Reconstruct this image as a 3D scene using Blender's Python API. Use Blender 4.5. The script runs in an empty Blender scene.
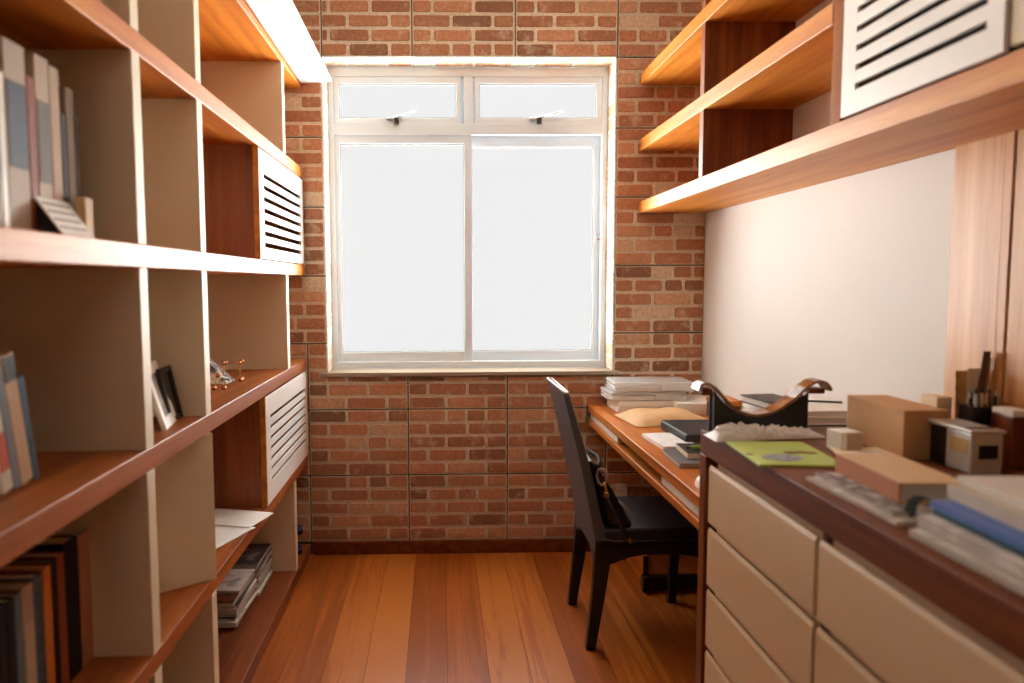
import bpy, bmesh, math, random
from mathutils import Vector, Matrix, Euler, noise
R = random.Random(7)
PI = math.pi
C = bpy.context.scene.collection
sc = bpy.context.scene

# ------------------------------------------------------------------ helpers
class MB:
    """collects geometry, links it as one mesh object"""
    def __init__(s):
        s.bm = bmesh.new(); s.tone = s.bm.faces.layers.float.new('tone')
    def _fin(s, verts, M, mi, tone, smooth=False):
        if M is not None: bmesh.ops.transform(s.bm, matrix=M, verts=verts)
        for f in {f for v in verts for f in v.link_faces}:
            f.material_index = mi; f[s.tone] = tone; f.smooth = smooth
    def box(s, x0, x1, y0, y1, z0, z1, bev=0.0, mi=0, tone=0.5, M=None, seg=2):
        vs = bmesh.ops.create_cube(s.bm, size=1)['verts']
        bmesh.ops.transform(s.bm, verts=vs, matrix=Matrix.Translation(((x0+x1)/2, (y0+y1)/2, (z0+z1)/2)) @
                            Matrix.Diagonal((abs(x1-x0), abs(y1-y0), abs(z1-z0), 1)))
        if bev > 0:
            es = list({e for v in vs for e in v.link_edges})
            r = bmesh.ops.bevel(s.bm, geom=es, offset=bev, segments=seg, profile=0.5, affect='EDGES')
            vs = list({v for f in r['faces'] for v in f.verts} | {v for v in vs if v.is_valid})
        s._fin(vs, M, mi, tone)
        return s
    def prism(s, pts, a, b, axis='y', mi=0, tone=0.5, M=None, bev=0.0):
        """polygon pts (2-D) extruded along axis from a to b"""
        def mk(p, t):
            if axis == 'y': return (p[0], t, p[1])
            if axis == 'x': return (t, p[0], p[1])
            return (p[0], p[1], t)
        A = [s.bm.verts.new(mk(p, a)) for p in pts]; B = [s.bm.verts.new(mk(p, b)) for p in pts]
        n = len(pts); fs = [s.bm.faces.new(A), s.bm.faces.new(list(reversed(B)))]
        for i in range(n): fs.append(s.bm.faces.new((A[i], B[i], B[(i+1) % n], A[(i+1) % n])))
        bmesh.ops.recalc_face_normals(s.bm, faces=fs)
        vs = A + B
        if bev > 0:
            es = list({e for f in fs[:2] for e in f.edges})
            r = bmesh.ops.bevel(s.bm, geom=es, offset=bev, segments=2, profile=0.5, affect='EDGES')
            vs = list({v for f in r['faces'] for v in f.verts} | {v for v in vs if v.is_valid})
        s._fin(vs, M, mi, tone); return s
    def tube(s, pts, r, seg=10, mi=0, tone=0.5, M=None, closed=False):
        pts = [Vector(p) for p in pts]; n = len(pts); rings = []; up = Vector((0.13, 0.21, 1)).normalized()
        for i, p in enumerate(pts):
            if closed: t = pts[(i+1) % n] - pts[i-1]
            else: t = pts[min(i+1, n-1)] - pts[max(i-1, 0)]
            t.normalize(); u = t.cross(up)
            if u.length < 1e-3: u = t.cross(Vector((1, 0, 0)))
            u.normalize(); w = t.cross(u); rr = r[i] if isinstance(r, (list, tuple)) else r
            rings.append([s.bm.verts.new(p + (u*math.cos(2*PI*k/seg) + w*math.sin(2*PI*k/seg))*rr) for k in range(seg)])
        fs = []
        for i in range(n if closed else n-1):
            a, b = rings[i], rings[(i+1) % n]
            for k in range(seg): fs.append(s.bm.faces.new((a[k], a[(k+1) % seg], b[(k+1) % seg], b[k])))
        if not closed: fs += [s.bm.faces.new(list(reversed(rings[0]))), s.bm.faces.new(rings[-1])]
        bmesh.ops.recalc_face_normals(s.bm, faces=fs)
        s._fin([v for g in rings for v in g], M, mi, tone, True); return s
    def strip(s, pts, w, th, axis='y', mi=0, tone=0.5, M=None):
        """a bent strip: pts (x,z) profile, thickness th, width range w along y"""
        P = [Vector((p[0], p[1])) for p in pts]; up = []; lo = []
        for i, p in enumerate(P):
            t = (P[min(i+1, len(P)-1)] - P[max(i-1, 0)]).normalized(); nrm = Vector((-t.y, t.x))
            up.append(p + nrm*th/2); lo.append(p - nrm*th/2)
        rows = []
        for q in range(len(P)):
            rows.append([s.bm.verts.new((up[q].x, w[0], up[q].y)), s.bm.verts.new((up[q].x, w[1], up[q].y)),
                         s.bm.verts.new((lo[q].x, w[1], lo[q].y)), s.bm.verts.new((lo[q].x, w[0], lo[q].y))])
        fs = []
        for a, b in zip(rows, rows[1:]):
            for k in range(4): fs.append(s.bm.faces.new((a[k], a[(k+1) % 4], b[(k+1) % 4], b[k])))
        fs += [s.bm.faces.new(rows[0]), s.bm.faces.new(list(reversed(rows[-1])))]
        bmesh.ops.recalc_face_normals(s.bm, faces=fs)
        s._fin([v for g in rows for v in g], M, mi, tone); return s
    def ball(s, c, r, mi=0, tone=0.5, sx=1, sy=1, sz=1, M=None, u=16, v=10):
        vs = bmesh.ops.create_uvsphere(s.bm, u_segments=u, v_segments=v, radius=r)['verts']
        bmesh.ops.transform(s.bm, verts=vs, matrix=Matrix.Translation(c) @ Matrix.Diagonal((sx, sy, sz, 1)))
        s._fin(vs, M, mi, tone, True); return s
    def cyl(s, c, r, h, axis='z', mi=0, tone=0.5, seg=20, r2=None, M=None):
        vs = bmesh.ops.create_cone(s.bm, cap_ends=True, segments=seg, radius1=r, radius2=r if r2 is None else r2, depth=h)['verts']
        rot = {'z': Matrix(), 'x': Matrix.Rotation(PI/2, 4, 'Y'), 'y': Matrix.Rotation(PI/2, 4, 'X')}[axis]
        bmesh.ops.transform(s.bm, verts=vs, matrix=Matrix.Translation(c) @ rot)
        s._fin(vs, M, mi, tone); return s
    def grid(s, nu, nv, f, mi=0, tone=0.5, M=None, closed_u=False):
        V = [[s.bm.verts.new(f(i/(nu-(0 if closed_u else 1)), j/(nv-1))) for j in range(nv)] for i in range(nu)]
        for i in range(nu if closed_u else nu-1):
            for j in range(nv-1):
                s.bm.faces.new((V[i][j], V[(i+1) % nu][j], V[(i+1) % nu][j+1], V[i][j+1]))
        s._fin([v for r_ in V for v in r_], M, mi, tone, True); return s
    def build(s, name, mats, parent=None, loc=(0, 0, 0), rot=(0, 0, 0)):
        me = bpy.data.meshes.new(name); s.bm.to_mesh(me); s.bm.free()
        if not isinstance(mats, (list, tuple)): mats = [mats]
        for m in mats: me.materials.append(m)
        o = bpy.data.objects.new(name, me); C.objects.link(o); o.location = loc; o.rotation_euler = rot
        if parent is not None: o.parent = parent
        return o

def tag(o, label, cat, group=None):
    o['label'] = label; o['category'] = cat
    if group: o['group'] = group
    return o
def thing(name, label, cat, loc=(0, 0, 0), rot=(0, 0, 0), group=None):
    o = bpy.data.objects.new(name, None); C.objects.link(o); o.empty_display_size = 0.05
    o.location = loc; o.rotation_euler = rot
    return tag(o, label, cat, group)
def struct(o): o['kind'] = 'structure'; return o

# ------------------------------------------------------------------ materials
def srgb(r, g, b):
    f = lambda c: (c/255/12.92) if c/255 <= .04045 else ((c/255+.055)/1.055)**2.4
    return (f(r), f(g), f(b), 1)
def newmat(name):
    m = bpy.data.materials.new(name); m.use_nodes = True; nt = m.node_tree
    return m, nt, nt.nodes, nt.links, nt.nodes['Principled BSDF']
def plain(name, col, rough=0.6, var=0.06, scale=30, metal=0.0, bump=0.0, spec=0.5, **kw):
    m, nt, N, L, b = newmat(name)
    tc = N.new('ShaderNodeTexCoord'); nz = N.new('ShaderNodeTexNoise'); nz.inputs['Scale'].default_value = scale
    nz.inputs['Detail'].default_value = 4; L.new(tc.outputs['Object'], nz.inputs['Vector'])
    mx = N.new('ShaderNodeMix'); mx.data_type = 'RGBA'; L.new(nz.outputs['Fac'], mx.inputs['Factor'])
    mx.inputs['A'].default_value = tuple(c*(1-var) for c in col[:3])+(1,); mx.inputs['B'].default_value = tuple(min(1, c*(1+var)) for c in col[:3])+(1,)
    L.new(mx.outputs['Result'], b.inputs['Base Color'])
    b.inputs['Roughness'].default_value = rough; b.inputs['Metallic'].default_value = metal
    b.inputs['Specular IOR Level'].default_value = spec
    if bump:
        bp = N.new('ShaderNodeBump'); bp.inputs['Strength'].default_value = bump; bp.inputs['Distance'].default_value = 0.002
        L.new(nz.outputs['Fac'], bp.inputs['Height']); L.new(bp.outputs['Normal'], b.inputs['Normal'])
    for k, v in kw.items(): b.inputs[k.replace('_', ' ')].default_value = v
    return m
def wood(name, dark, mid, light, axis='y', rough=0.35, scale=1.0, tone_amt=0.0, spec=0.5):
    m, nt, N, L, b = newmat(name)
    tc = N.new('ShaderNodeTexCoord'); mp = N.new('ShaderNodeMapping'); oi = N.new('ShaderNodeObjectInfo')
    k = {'x': (0.9, 22, 22), 'y': (22, 0.9, 22), 'z': (22, 22, 0.9)}[axis]
    mp.inputs['Scale'].default_value = tuple(v*scale for v in k)
    vm = N.new('ShaderNodeVectorMath'); vm.operation = 'MULTIPLY_ADD'
    cmb = N.new('ShaderNodeCombineXYZ')
    for i in range(3): L.new(oi.outputs['Random'], cmb.inputs[i])
    L.new(cmb.outputs[0], vm.inputs[0]); vm.inputs[1].default_value = (7, 11, 5); L.new(tc.outputs['Object'], vm.inputs[2])
    at = N.new('ShaderNodeAttribute'); at.attribute_name = 'tone'
    vm2 = N.new('ShaderNodeVectorMath'); vm2.operation = 'MULTIPLY_ADD'
    cm2 = N.new('ShaderNodeCombineXYZ'); L.new(at.outputs['Fac'], cm2.inputs[0]); L.new(at.outputs['Fac'], cm2.inputs[1])
    L.new(cm2.outputs[0], vm2.inputs[0]); vm2.inputs[1].default_value = (9, 13, 0); L.new(vm.outputs[0], vm2.inputs[2])
    L.new(vm2.outputs[0], mp.inputs['Vector'])
    nz = N.new('ShaderNodeTexNoise'); nz.inputs['Scale'].default_value = 1.0; nz.inputs['Detail'].default_value = 5
    nz.inputs['Distortion'].default_value = 0.6; L.new(mp.outputs[0], nz.inputs['Vector'])
    n2 = N.new('ShaderNodeTexNoise'); n2.inputs['Scale'].default_value = 9.0; n2.inputs['Detail'].default_value = 3
    L.new(mp.outputs[0], n2.inputs['Vector'])
    ad = N.new('ShaderNodeMath'); ad.operation = 'MULTIPLY_ADD'; L.new(n2.outputs['Fac'], ad.inputs[0]); ad.inputs[1].default_value = 0.35
    L.new(nz.outputs['Fac'], ad.inputs[2])
    ad2 = N.new('ShaderNodeMath'); ad2.operation = 'MULTIPLY_ADD'; L.new(at.outputs['Fac'], ad2.inputs[0]); ad2.inputs[1].default_value = tone_amt
    L.new(ad.outputs[0], ad2.inputs[2])
    cr = N.new('ShaderNodeValToRGB'); e = cr.color_ramp.elements; off = tone_amt/2
    e[0].position = 0.42+off; e[0].color = dark; e[1].position = min(1, 0.92+off); e[1].color = light
    md = e.new(0.66+off); md.color = mid
    L.new(ad2.outputs[0], cr.inputs['Fac']); L.new(cr.outputs['Color'], b.inputs['Base Color'])
    b.inputs['Roughness'].default_value = rough; b.inputs['Specular IOR Level'].default_value = spec
    bp = N.new('ShaderNodeBump'); bp.inputs['Strength'].default_value = 0.08; bp.inputs['Distance'].default_value = 0.002
    L.new(n2.outputs['Fac'], bp.inputs['Height']); L.new(bp.outputs['Normal'], b.inputs['Normal'])
    return m
def tonemat(name, stops, rough=0.85, bump=0.5, blotch=None, scale=60):
    """colour picked by each face's own tone, with a mottled grain"""
    m, nt, N, L, b = newmat(name)
    at = N.new('ShaderNodeAttribute'); at.attribute_name = 'tone'
    cr = N.new('ShaderNodeValToRGB'); e = cr.color_ramp.elements
    e[0].position = stops[0][0]; e[0].color = stops[0][1]; e[1].position = stops[-1][0]; e[1].color = stops[-1][1]
    for p, c in stops[1:-1]: q = e.new(p); q.color = c
    L.new(at.outputs['Fac'], cr.inputs['Fac'])
    tc = N.new('ShaderNodeTexCoord'); nz = N.new('ShaderNodeTexNoise'); nz.inputs['Scale'].default_value = scale; nz.inputs['Detail'].default_value = 6
    nz.inputs['Roughness'].default_value = 0.7
    L.new(tc.outputs['Object'], nz.inputs['Vector'])
    r2 = N.new('ShaderNodeMapRange'); r2.inputs['From Min'].default_value = 0.3; r2.inputs['From Max'].default_value = 0.7
    r2.inputs['To Min'].default_value = 0.72; r2.inputs['To Max'].default_value = 1.25; L.new(nz.outputs['Fac'], r2.inputs['Value'])
    mul = N.new('ShaderNodeVectorMath'); mul.operation = 'SCALE'; L.new(cr.outputs['Color'], mul.inputs[0]); L.new(r2.outputs[0], mul.inputs['Scale'])
    last = mul.outputs[0]
    if blotch:
        n3 = N.new('ShaderNodeTexNoise'); n3.inputs['Scale'].default_value = 11; n3.inputs['Detail'].default_value = 7; n3.inputs['Roughness'].default_value = 0.75
        L.new(tc.outputs['Object'], n3.inputs['Vector'])
        r3 = N.new('ShaderNodeMapRange'); r3.inputs['From Min'].default_value = 0.54; r3.inputs['From Max'].default_value = 0.66; r3.inputs['To Max'].default_value = 0.8
        L.new(n3.outputs['Fac'], r3.inputs['Value'])
        mx = N.new('ShaderNodeMix'); mx.data_type = 'RGBA'; L.new(r3.outputs[0], mx.inputs['Factor']); L.new(last, mx.inputs['A']); mx.inputs['B'].default_value = blotch
        last = mx.outputs['Result']
    L.new(last, b.inputs['Base Color']); b.inputs['Roughness'].default_value = rough
    bp = N.new('ShaderNodeBump'); bp.inputs['Strength'].default_value = bump; bp.inputs['Distance'].default_value = 0.003
    L.new(nz.outputs['Fac'], bp.inputs['Height']); L.new(bp.outputs['Normal'], b.inputs['Normal'])
    return m

W_D, W_M, W_L = srgb(158, 82, 20), srgb(196, 112, 28), srgb(216, 140, 44)
wood_y = wood('warm_wood_along_y', W_D, W_M, W_L, 'y', rough=0.45, spec=0.3)
wood_shaded = wood('warm_wood_shaded', srgb(124, 62, 22), srgb(158, 86, 34), srgb(182, 110, 50), 'y', rough=0.42, spec=0.35)  # same shelf wood, colour darkened for the shade on the lower shelves
wood_base_shaded = wood('base_wood_shaded', srgb(96, 44, 18), srgb(126, 62, 28), srgb(148, 82, 40), 'y', rough=0.42, spec=0.35)  # same wood again, shade at the foot put into a darker colour
wood_front = wood('veneer_wood_front', srgb(124, 70, 32), srgb(158, 94, 46), srgb(180, 118, 64), 'z', rough=0.6, spec=0.1)
wood_x = wood('warm_wood_along_x', W_D, W_M, W_L, 'x', rough=0.38)
wood_z = wood('warm_wood_upright', srgb(112, 56, 26), srgb(152, 80, 38), srgb(176, 102, 50), 'z', rough=0.42)
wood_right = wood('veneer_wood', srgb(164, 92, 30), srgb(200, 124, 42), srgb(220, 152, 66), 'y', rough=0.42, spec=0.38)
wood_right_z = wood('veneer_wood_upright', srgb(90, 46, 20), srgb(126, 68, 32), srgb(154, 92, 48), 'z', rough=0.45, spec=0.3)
wood_panel = wood('pale_panel_wood', srgb(180, 120, 66), srgb(206, 150, 92), srgb(220, 172, 116), 'z', rough=0.4, spec=0.3)
wood_dark = wood('dark_credenza_wood', srgb(74, 32, 8), srgb(104, 48, 14), srgb(130, 68, 24), 'y', rough=0.5, spec=0.2)
wood_dark_z = wood('dark_credenza_wood_upright', srgb(82, 38, 14), srgb(112, 54, 22), srgb(136, 74, 34), 'z', rough=0.4)
wood_desk = wood('desk_wood', srgb(160, 84, 28), srgb(194, 112, 40), srgb(212, 136, 56), 'y', rough=0.33)
floor_mat = wood('floor_planks', srgb(146, 74, 24), srgb(172, 92, 32), srgb(190, 112, 44), 'y', rough=0.36, tone_amt=0.5, scale=1.3)
cream = plain('cream_paint', srgb(222, 206, 176), 0.55, 0.02, 8)
cream_drawer = plain('cream_drawer_lacquer', srgb(214, 188, 150), 0.5, 0.02, 6)
white_paint = plain('white_lacquer', srgb(238, 236, 230), 0.4, 0.015, 8)
wall_white = plain('white_wall_paint', srgb(234, 232, 228), 0.85, 0.015, 5)
ceil_mat = plain('ceiling_paint', srgb(238, 234, 226), 0.9, 0.01, 4)
alu = plain('white_aluminium', srgb(218, 231, 240), 0.35, 0.01, 10)
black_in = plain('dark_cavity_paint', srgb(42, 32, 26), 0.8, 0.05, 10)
grout = plain('tile_joint', srgb(92, 80, 66), 0.95, 0.1, 40)
mortar = tonemat('mortar', [(0, srgb(204, 186, 160)), (1, srgb(216, 200, 176))], 0.95, 0.6, None, 90)
brick = tonemat('brick_face', [(0, srgb(132, 92, 68)), (0.3, srgb(166, 112, 80)), (0.6, srgb(188, 130, 94)), (0.85, srgb(202, 160, 124)), (1, srgb(212, 190, 162))], 0.9, 0.7, srgb(204, 180, 150), 75)
white_brick = tonemat('whitewashed_brick', [(0, srgb(196, 136, 92)), (.5, srgb(226, 196, 164)), (1, srgb(240, 236, 228))], 0.9, 0.4, srgb(236, 230, 220), 50)
stone = plain('sill_stone', srgb(158, 142, 122), 0.7, 0.12, 60)
black_leather = plain('black_leather', srgb(34, 32, 32), 0.42, 0.1, 120, bump=0.25)
black_leather_back = plain('charcoal_leather', srgb(80, 82, 87), 0.4, 0.1, 120, bump=0.2)
black_wood = plain('black_lacquer', srgb(22, 20, 20), 0.38, 0.05, 40)
piping_mat = plain('pale_piping', srgb(196, 184, 168), 0.5, 0.05, 60)
gold = plain('brushed_brass', srgb(206, 150, 84), 0.28, 0.05, 40, metal=1.0)
copper = plain('copper', srgb(206, 140, 96), 0.25, 0.05, 40, metal=1.0)
silver = plain('silver_plastic', srgb(196, 194, 188), 0.35, 0.03, 40, metal=0.35)
chrome = plain('chrome', srgb(210, 210, 210), 0.2, 0.02, 30, metal=1.0)
black_plastic = plain('black_plastic', srgb(20, 20, 22), 0.35, 0.05, 60)
paper = plain('white_paper', srgb(240, 238, 232), 0.8, 0.015, 30)
paper_cream = plain('cream_paper', srgb(232, 216, 186), 0.8, 0.03, 30)
page = plain('page_edges', srgb(220, 208, 186), 0.9, 0.12, 240)
page_grey = plain('grey_page_edges', srgb(188, 180, 168), 0.9, 0.15, 240)
kraft = plain('kraft_paper', srgb(206, 168, 118), 0.7, 0.05, 25, bump=0.3)
cardboard = plain('cardboard', srgb(196, 152, 104), 0.8, 0.05, 35)
_n = {}
def dye(r, g, b, rough=0.55, var=0.06, nm='cover'):
    k = (r, g, b, rough)
    if k not in _n: _n[k] = plain('%s_%d_%d_%d' % (nm, r, g, b), srgb(r, g, b), rough, var, 45, spec=.25)
    return _n[k]
def mottled(name, cols, scale=14, rough=0.5):
    """a printed cover: irregular patches of a few ink colours"""
    m, nt, N, L, b = newmat(name)
    tc = N.new('ShaderNodeTexCoord'); nz = N.new('ShaderNodeTexNoise'); nz.inputs['Scale'].default_value = scale; nz.inputs['Detail'].default_value = 3
    L.new(tc.outputs['Object'], nz.inputs['Vector']); cr = N.new('ShaderNodeValToRGB'); e = cr.color_ramp.elements
    cr.color_ramp.interpolation = 'EASE'
    n = len(cols); e[0].position = 0.3; e[0].color = cols[0]; e[1].position = 0.7; e[1].color = cols[-1]
    for i in range(1, n-1): q = e.new(0.3+0.4*i/(n-1)); q.color = cols[i]
    L.new(nz.outputs['Fac'], cr.inputs['Fac']); L.new(cr.outputs['Color'], b.inputs['Base Color']); b.inputs['Roughness'].default_value = rough
    return m
def glassmat():
    m = bpy.data.materials.new('window_glass'); m.use_nodes = True; N = m.node_tree.nodes; L = m.node_tree.links; N.clear()
    o = N.new('ShaderNodeOutputMaterial'); t = N.new('ShaderNodeBsdfTransparent'); g = N.new('ShaderNodeBsdfGlossy'); mx = N.new('ShaderNodeMixShader')
    t.inputs['Color'].default_value = (0.985, 0.985, 0.985, 1); g.inputs['Roughness'].default_value = 0.02; mx.inputs['Fac'].default_value = 0.012
    L.new(t.outputs[0], mx.inputs[1]); L.new(g.outputs[0], mx.inputs[2]); L.new(mx.outputs[0], o.inputs['Surface']); return m
glass = glassmat()
def clearplastic(name, col, alpha, rough=0.25):
    m, nt, N, L, b = newmat(name); b.inputs['Base Color'].default_value = col; b.inputs['Alpha'].default_value = alpha; b.inputs['Roughness'].default_value = rough
    return m
clear_case = clearplastic('frosted_clear_plastic', srgb(236, 238, 238), 0.55)
clear_bag = clearplastic('crinkled_clear_film', srgb(236, 234, 230), 0.8, 0.2)

# ------------------------------------------------------------------ room shell
XL, XR, YB, YF, ZC = -1.10, 1.315, 3.74, -1.7, 2.80
mb = MB()                                    # floor: planks running towards the window
mb.box(XL-.1, XR+.1, YF-.1, 3.98, -.12, -.004, mi=1)
x = XL - 0.05
while x < XR + .05:
    w = 0.146; y = YF - .1
    tb = R.uniform(.25, .75)
    while y < 3.75:
        l = R.uniform(5.6, 6); y2 = min(y+l, 3.75)
        if y2 > YF-.1: mb.box(x+.0008, x+w-.0008, max(y, YF-.1), y2-.0012, -.02, 0, mi=0, tone=min(1, max(0, tb+R.uniform(-.35, .35))))
        y += l
    x += w
struct(mb.build('floor', [floor_mat, plain('floor_gap', srgb(70, 34, 18), .9)]))
struct(MB().box(XL-.1, XR+.1, YF-.1, 3.98, ZC, ZC+.1).build('ceiling', ceil_mat))
struct(MB().box(XL-.1, XL, YF-.1, 3.98, 0, ZC).build('wall_left', wall_white))
struct(MB().box(XR, XR+.1, YF-.1, 3.98, 0, ZC).build('wall_right', wall_white))
struct(MB().box(XL, XR, YF-.1, YF, 0, ZC).build('wall_front', wood_dark_z))  # unseen wall behind the camera, coloured dark to cut bounced light

# brick-tiled end wall with the window opening
OX0, OX1, OZ0, OZ1, WY = -0.562, 0.862, 0.925, 2.453, 3.90
mb = MB()
y0 = YB + 0.010
mb.box(XL, OX0, y0, 3.98, 0, ZC, mi=0); mb.box(OX1, XR, y0, 3.98, 0, ZC, mi=0)
mb.box(OX0, OX1, y0, 3.98, 0, OZ0-.022, mi=0); mb.box(OX0, OX1, y0, 3.98, OZ1+.004, ZC, mi=0)
def tile(x0, x1, z0, z1, ax, az, gaps='lrbt', base=None):
    """one 497 x 334 mm tile of five brick courses clipped to a rectangle; ax, az = the full tile's own lower left corner"""
    g = 0.0035; X0 = x0+g*('l' in gaps); X1 = x1-g*('r' in gaps); Z0 = z0+g*('b' in gaps); Z1 = z1-g*('t' in gaps)
    if X1-X0 < .01 or Z1-Z0 < .01: return
    mb.box(X0, X1, YB+.002, YB+.012, Z0, Z1, mi=1, tone=R.random())
    ch = 0.3345/5
    base = base or R.uniform(.3, .55)
    for r in range(5):
        zb, zt = az + r*ch + .0075, az + (r+1)*ch - .0075
        cuts = [.0, .19, .39, .497] if r % 2 == 0 else [0, .098, .297, .497]
        if R.random() < .22: cuts = [0, .098, .245, .345, .497] if r % 2 else [0, .19, .29, .39, .497]
        for a, b in zip(cuts, cuts[1:]):
            bx0, bx1 = max(ax+a+.008, X0+.002), min(ax+b-.008, X1-.002); bz0, bz1 = max(zb, Z0+.002), min(zt, Z1-.002)
            if bx1-bx0 < .012 or bz1-bz0 < .012: continue
            t = min(1, max(0, base + R.gauss(0, .2) + (.35 if R.random() < .12 else 0)))
            j = lambda: R.uniform(-.0015, .0015)
            q = [(bx0+j(), bz0+j()), (bx1+j(), bz0+j()), (bx1+j(), bz1+j()), (bx0+j(), bz1+j())]
            c = .009   # rounded corners
            poly = []
            for k in range(4):
                p, pa, pb = Vector(q[k]), Vector(q[k-1]), Vector(q[(k+1) % 4])
                da, db = (pa-p).normalized(), (pb-p).normalized()
                poly += [p+da*c, p+(da+db)*c*.3, p+db*c]
            cx = sum(p.x for p in poly)/12; cz = sum(p.y for p in poly)/12
            back = [mb.bm.verts.new((p.x, YB+.002, p.y)) for p in poly]
            fr = [mb.bm.verts.new((cx+(p.x-cx)*(1-.003/max(.02, bx1-bx0)*2), YB-.002, cz+(p.y-cz)*.93)) for p in poly]
            fs = [mb.bm.faces.new(fr)]
            for k in range(12): fs.append(mb.bm.faces.new((back[k], back[(k+1) % 12], fr[(k+1) % 12], fr[k])))
            bmesh.ops.recalc_face_normals(mb.bm, faces=fs)
            if fs[0].normal.y > 0:
                for f in fs: f.normal_flip()
            for f in fs: f.material_index = 2; f[mb.tone] = t
XJ = [-1.155, -.658, -.163, .334, .831, 1.328]
for z0, z1, az in [(.06, .402, .0675), (.402, .736, .402)]:
    for a, b in zip(XJ, XJ[1:]): tile(max(a, XL), min(b, XR), z0, z1, a, az)
for a, b in zip(XJ, XJ[1:]):                      # the course under the sill
    if a < OX0 < b: zc = .736+.1338; tile(a, b, .736, zc, a, .736, 'lrb', .42); tile(a, OX0, zc, 1.068, a, .736, 'lrt', .42); tile(OX0-.003, b, zc, .902, a, .736, 'r', .42)
    elif a < OX1 < b: tile(a, OX1, .736, .902, a, .736); tile(OX1, b, .736, .778, a, .736)
    elif b < OX0: tile(max(a, XL), b, .736, 1.068, a, .736)
    elif a > OX1: tile(a, min(b, XR), .736, .778, a, .736)
    else: tile(a, b, .736, .902, a, .736)
for z0, z1 in [(1.068, 1.402), (1.402, 1.737), (1.737, 2.072), (2.072, 2.406), (2.406, 2.453)]:
    tile(OX0-.497, OX0, z0, z1, OX0-.497, z0); tile(XL, OX0-.497, z0, z1, OX0-.994, z0)
for z0, z1, az in [(2.116, 2.453, 2.118), (1.783, 2.116, 1.783), (1.448, 1.783, 1.448), (1.112, 1.448, 1.113), (.778, 1.112, .778)]:
    tile(OX1+.004, XR, z0, z1, OX1+.004, az)
for z0, z1 in [(2.453, 2.787), (2.787, ZC)]:
    tile(XL, OX0-.497, z0, z1, OX0-.994, z0); tile(OX0-.497, OX0, z0, z1, OX0-.497, z0)
    tile(OX0, -.128, z0, z1, -.128-.497, z0); tile(-.128, .371, z0, z1, -.128, z0); tile(.371, .868, z0, z1, .371, z0); tile(.868, XR, z0, z1, .868, z0)
# whitewashed brick lining of the opening
for a, b in [(OX0, -.128), (-.128, .371), (.371, OX1)]:
    mb.box(a+.002, b-.002, YB+.002, 3.97, OZ1-.002, OZ1+.006, mi=3, tone=1)
    for ry in range(2):
        q = a + .012 - (.1 if ry else 0)
        while q < b-.03:
            q2 = q + .185; mb.box(max(q, a+.008), min(q2, b-.008), YB+.008+.08*ry, YB+.075+.08*ry, OZ1-.0035, OZ1, mi=3, tone=R.uniform(.0, .75)); q += .20
for a, b in [(OZ0, 1.07), (1.07, 1.402), (1.402, 1.737), (1.737, 2.116), (2.116, OZ1)]:
    
    for xx, sg in ((OX0, 1), (OX1, -1)):
        mb.box(xx-.004, xx+.004, YB+.002, 3.97, a+.002, b-.002, mi=3, tone=1)
        q = a+.01
        while q < b-.03: mb.box(min(xx, xx+sg*.0055), max(xx, xx+sg*.0055), YB+.008+R.choice((0, .05)), 3.89, q, min(q+.055, b-.006), mi=3, tone=R.uniform(.2, .9)); q += .067
wall_back = struct(mb.build('wall_back', [grout, mortar, brick, white_brick]))
struct(MB().box(-.64, XR, YB-.018, YB+.004, 0, .066, .003).build('baseboard_back', wood_dark))

# wall panel on the right, below the shelf
p = MB().box(1.293, XR, 1.725, 1.897, 0, 1.705, .002).box(1.290, XR, 1.695, 1.722, 0, 1.705, .002).box(1.293, XR, .2, 1.692, 0, 1.705, .002)
struct(p.build('trim_1', wood_panel))

# ------------------------------------------------------------------ window
win = bpy.data.objects.new('window_1', None); C.objects.link(win); win.location = (0.15, WY, OZ0); struct(win)
win['label'] = 'white aluminium window with two top vents over two sliding panes'
def wpart(name, m, mat, par=win): return m.build(name, mat, par, tuple(-win.location) if par is win else (0, 0, 0))
fx0, fx1, fz0, fz1 = OX0+.004, OX1-.004, OZ0, OZ1-.008
m = MB(); t = .03
m.box(fx0, fx0+t, WY-.01, WY+.06, fz0, fz1, .003).box(fx1-t, fx1, WY-.01, WY+.06, fz0, fz1, .003)
m.box(fx0+.002, fx1-.002, WY-.012, WY+.058, fz1-.045, fz1-.001, .003).box(fx0+.002, fx1-.002, WY-.012, WY+.058, fz0+.001, fz0+.035, .003)
m.box(fx0+.02, fx1-.02, WY-.008, WY+.056, 2.112, 2.168, .003).box(.124, .172, WY-.007, WY+.055, 2.16, fz1-.04, .002).box(.10, .196, WY+.028, WY+.050, 2.16, fz1-.04)
wpart('window_frame', m, alu)
def sash(name, x0, x1, z0, z1, y, fl, fr, fb, ft, d=.028):
    s = MB(); s.box(x0, x0+fl, y, y+d, z0, z1, .003).box(x1-fr, x1, y, y+d, z0, z1, .003)
    s.box(x0+fl-.002, x1-fr+.002, y, y+d, z1-ft, z1, .003).box(x0+fl-.002, x1-fr+.002, y, y+d, z0, z0+fb, .003)
    o = wpart(name, s, alu)
    MB().box(x0+fl-.006, x1-fr+.006, y+d*.45, y+d*.45+.004, z0+fb-.006, z1-ft+.006).build('glass_pane', glass, o)
    g = MB()                                           # thin dark glazing seal
    a, b, c, e = x0+fl, x1-fr, z0+fb, z1-ft
    for q in ((a, a+.003, c, e), (b-.003, b, c, e), (a, b, c, c+.003), (a, b, e-.005, e)): g.box(q[0], q[1], y+.006, y+d*.45, q[2], q[3])
    g.build('glazing_seal', plain('grey_seal', srgb(120, 118, 112), .7) if 'grey_seal' not in bpy.data.materials else bpy.data.materials['grey_seal'], o)
    return o
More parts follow.
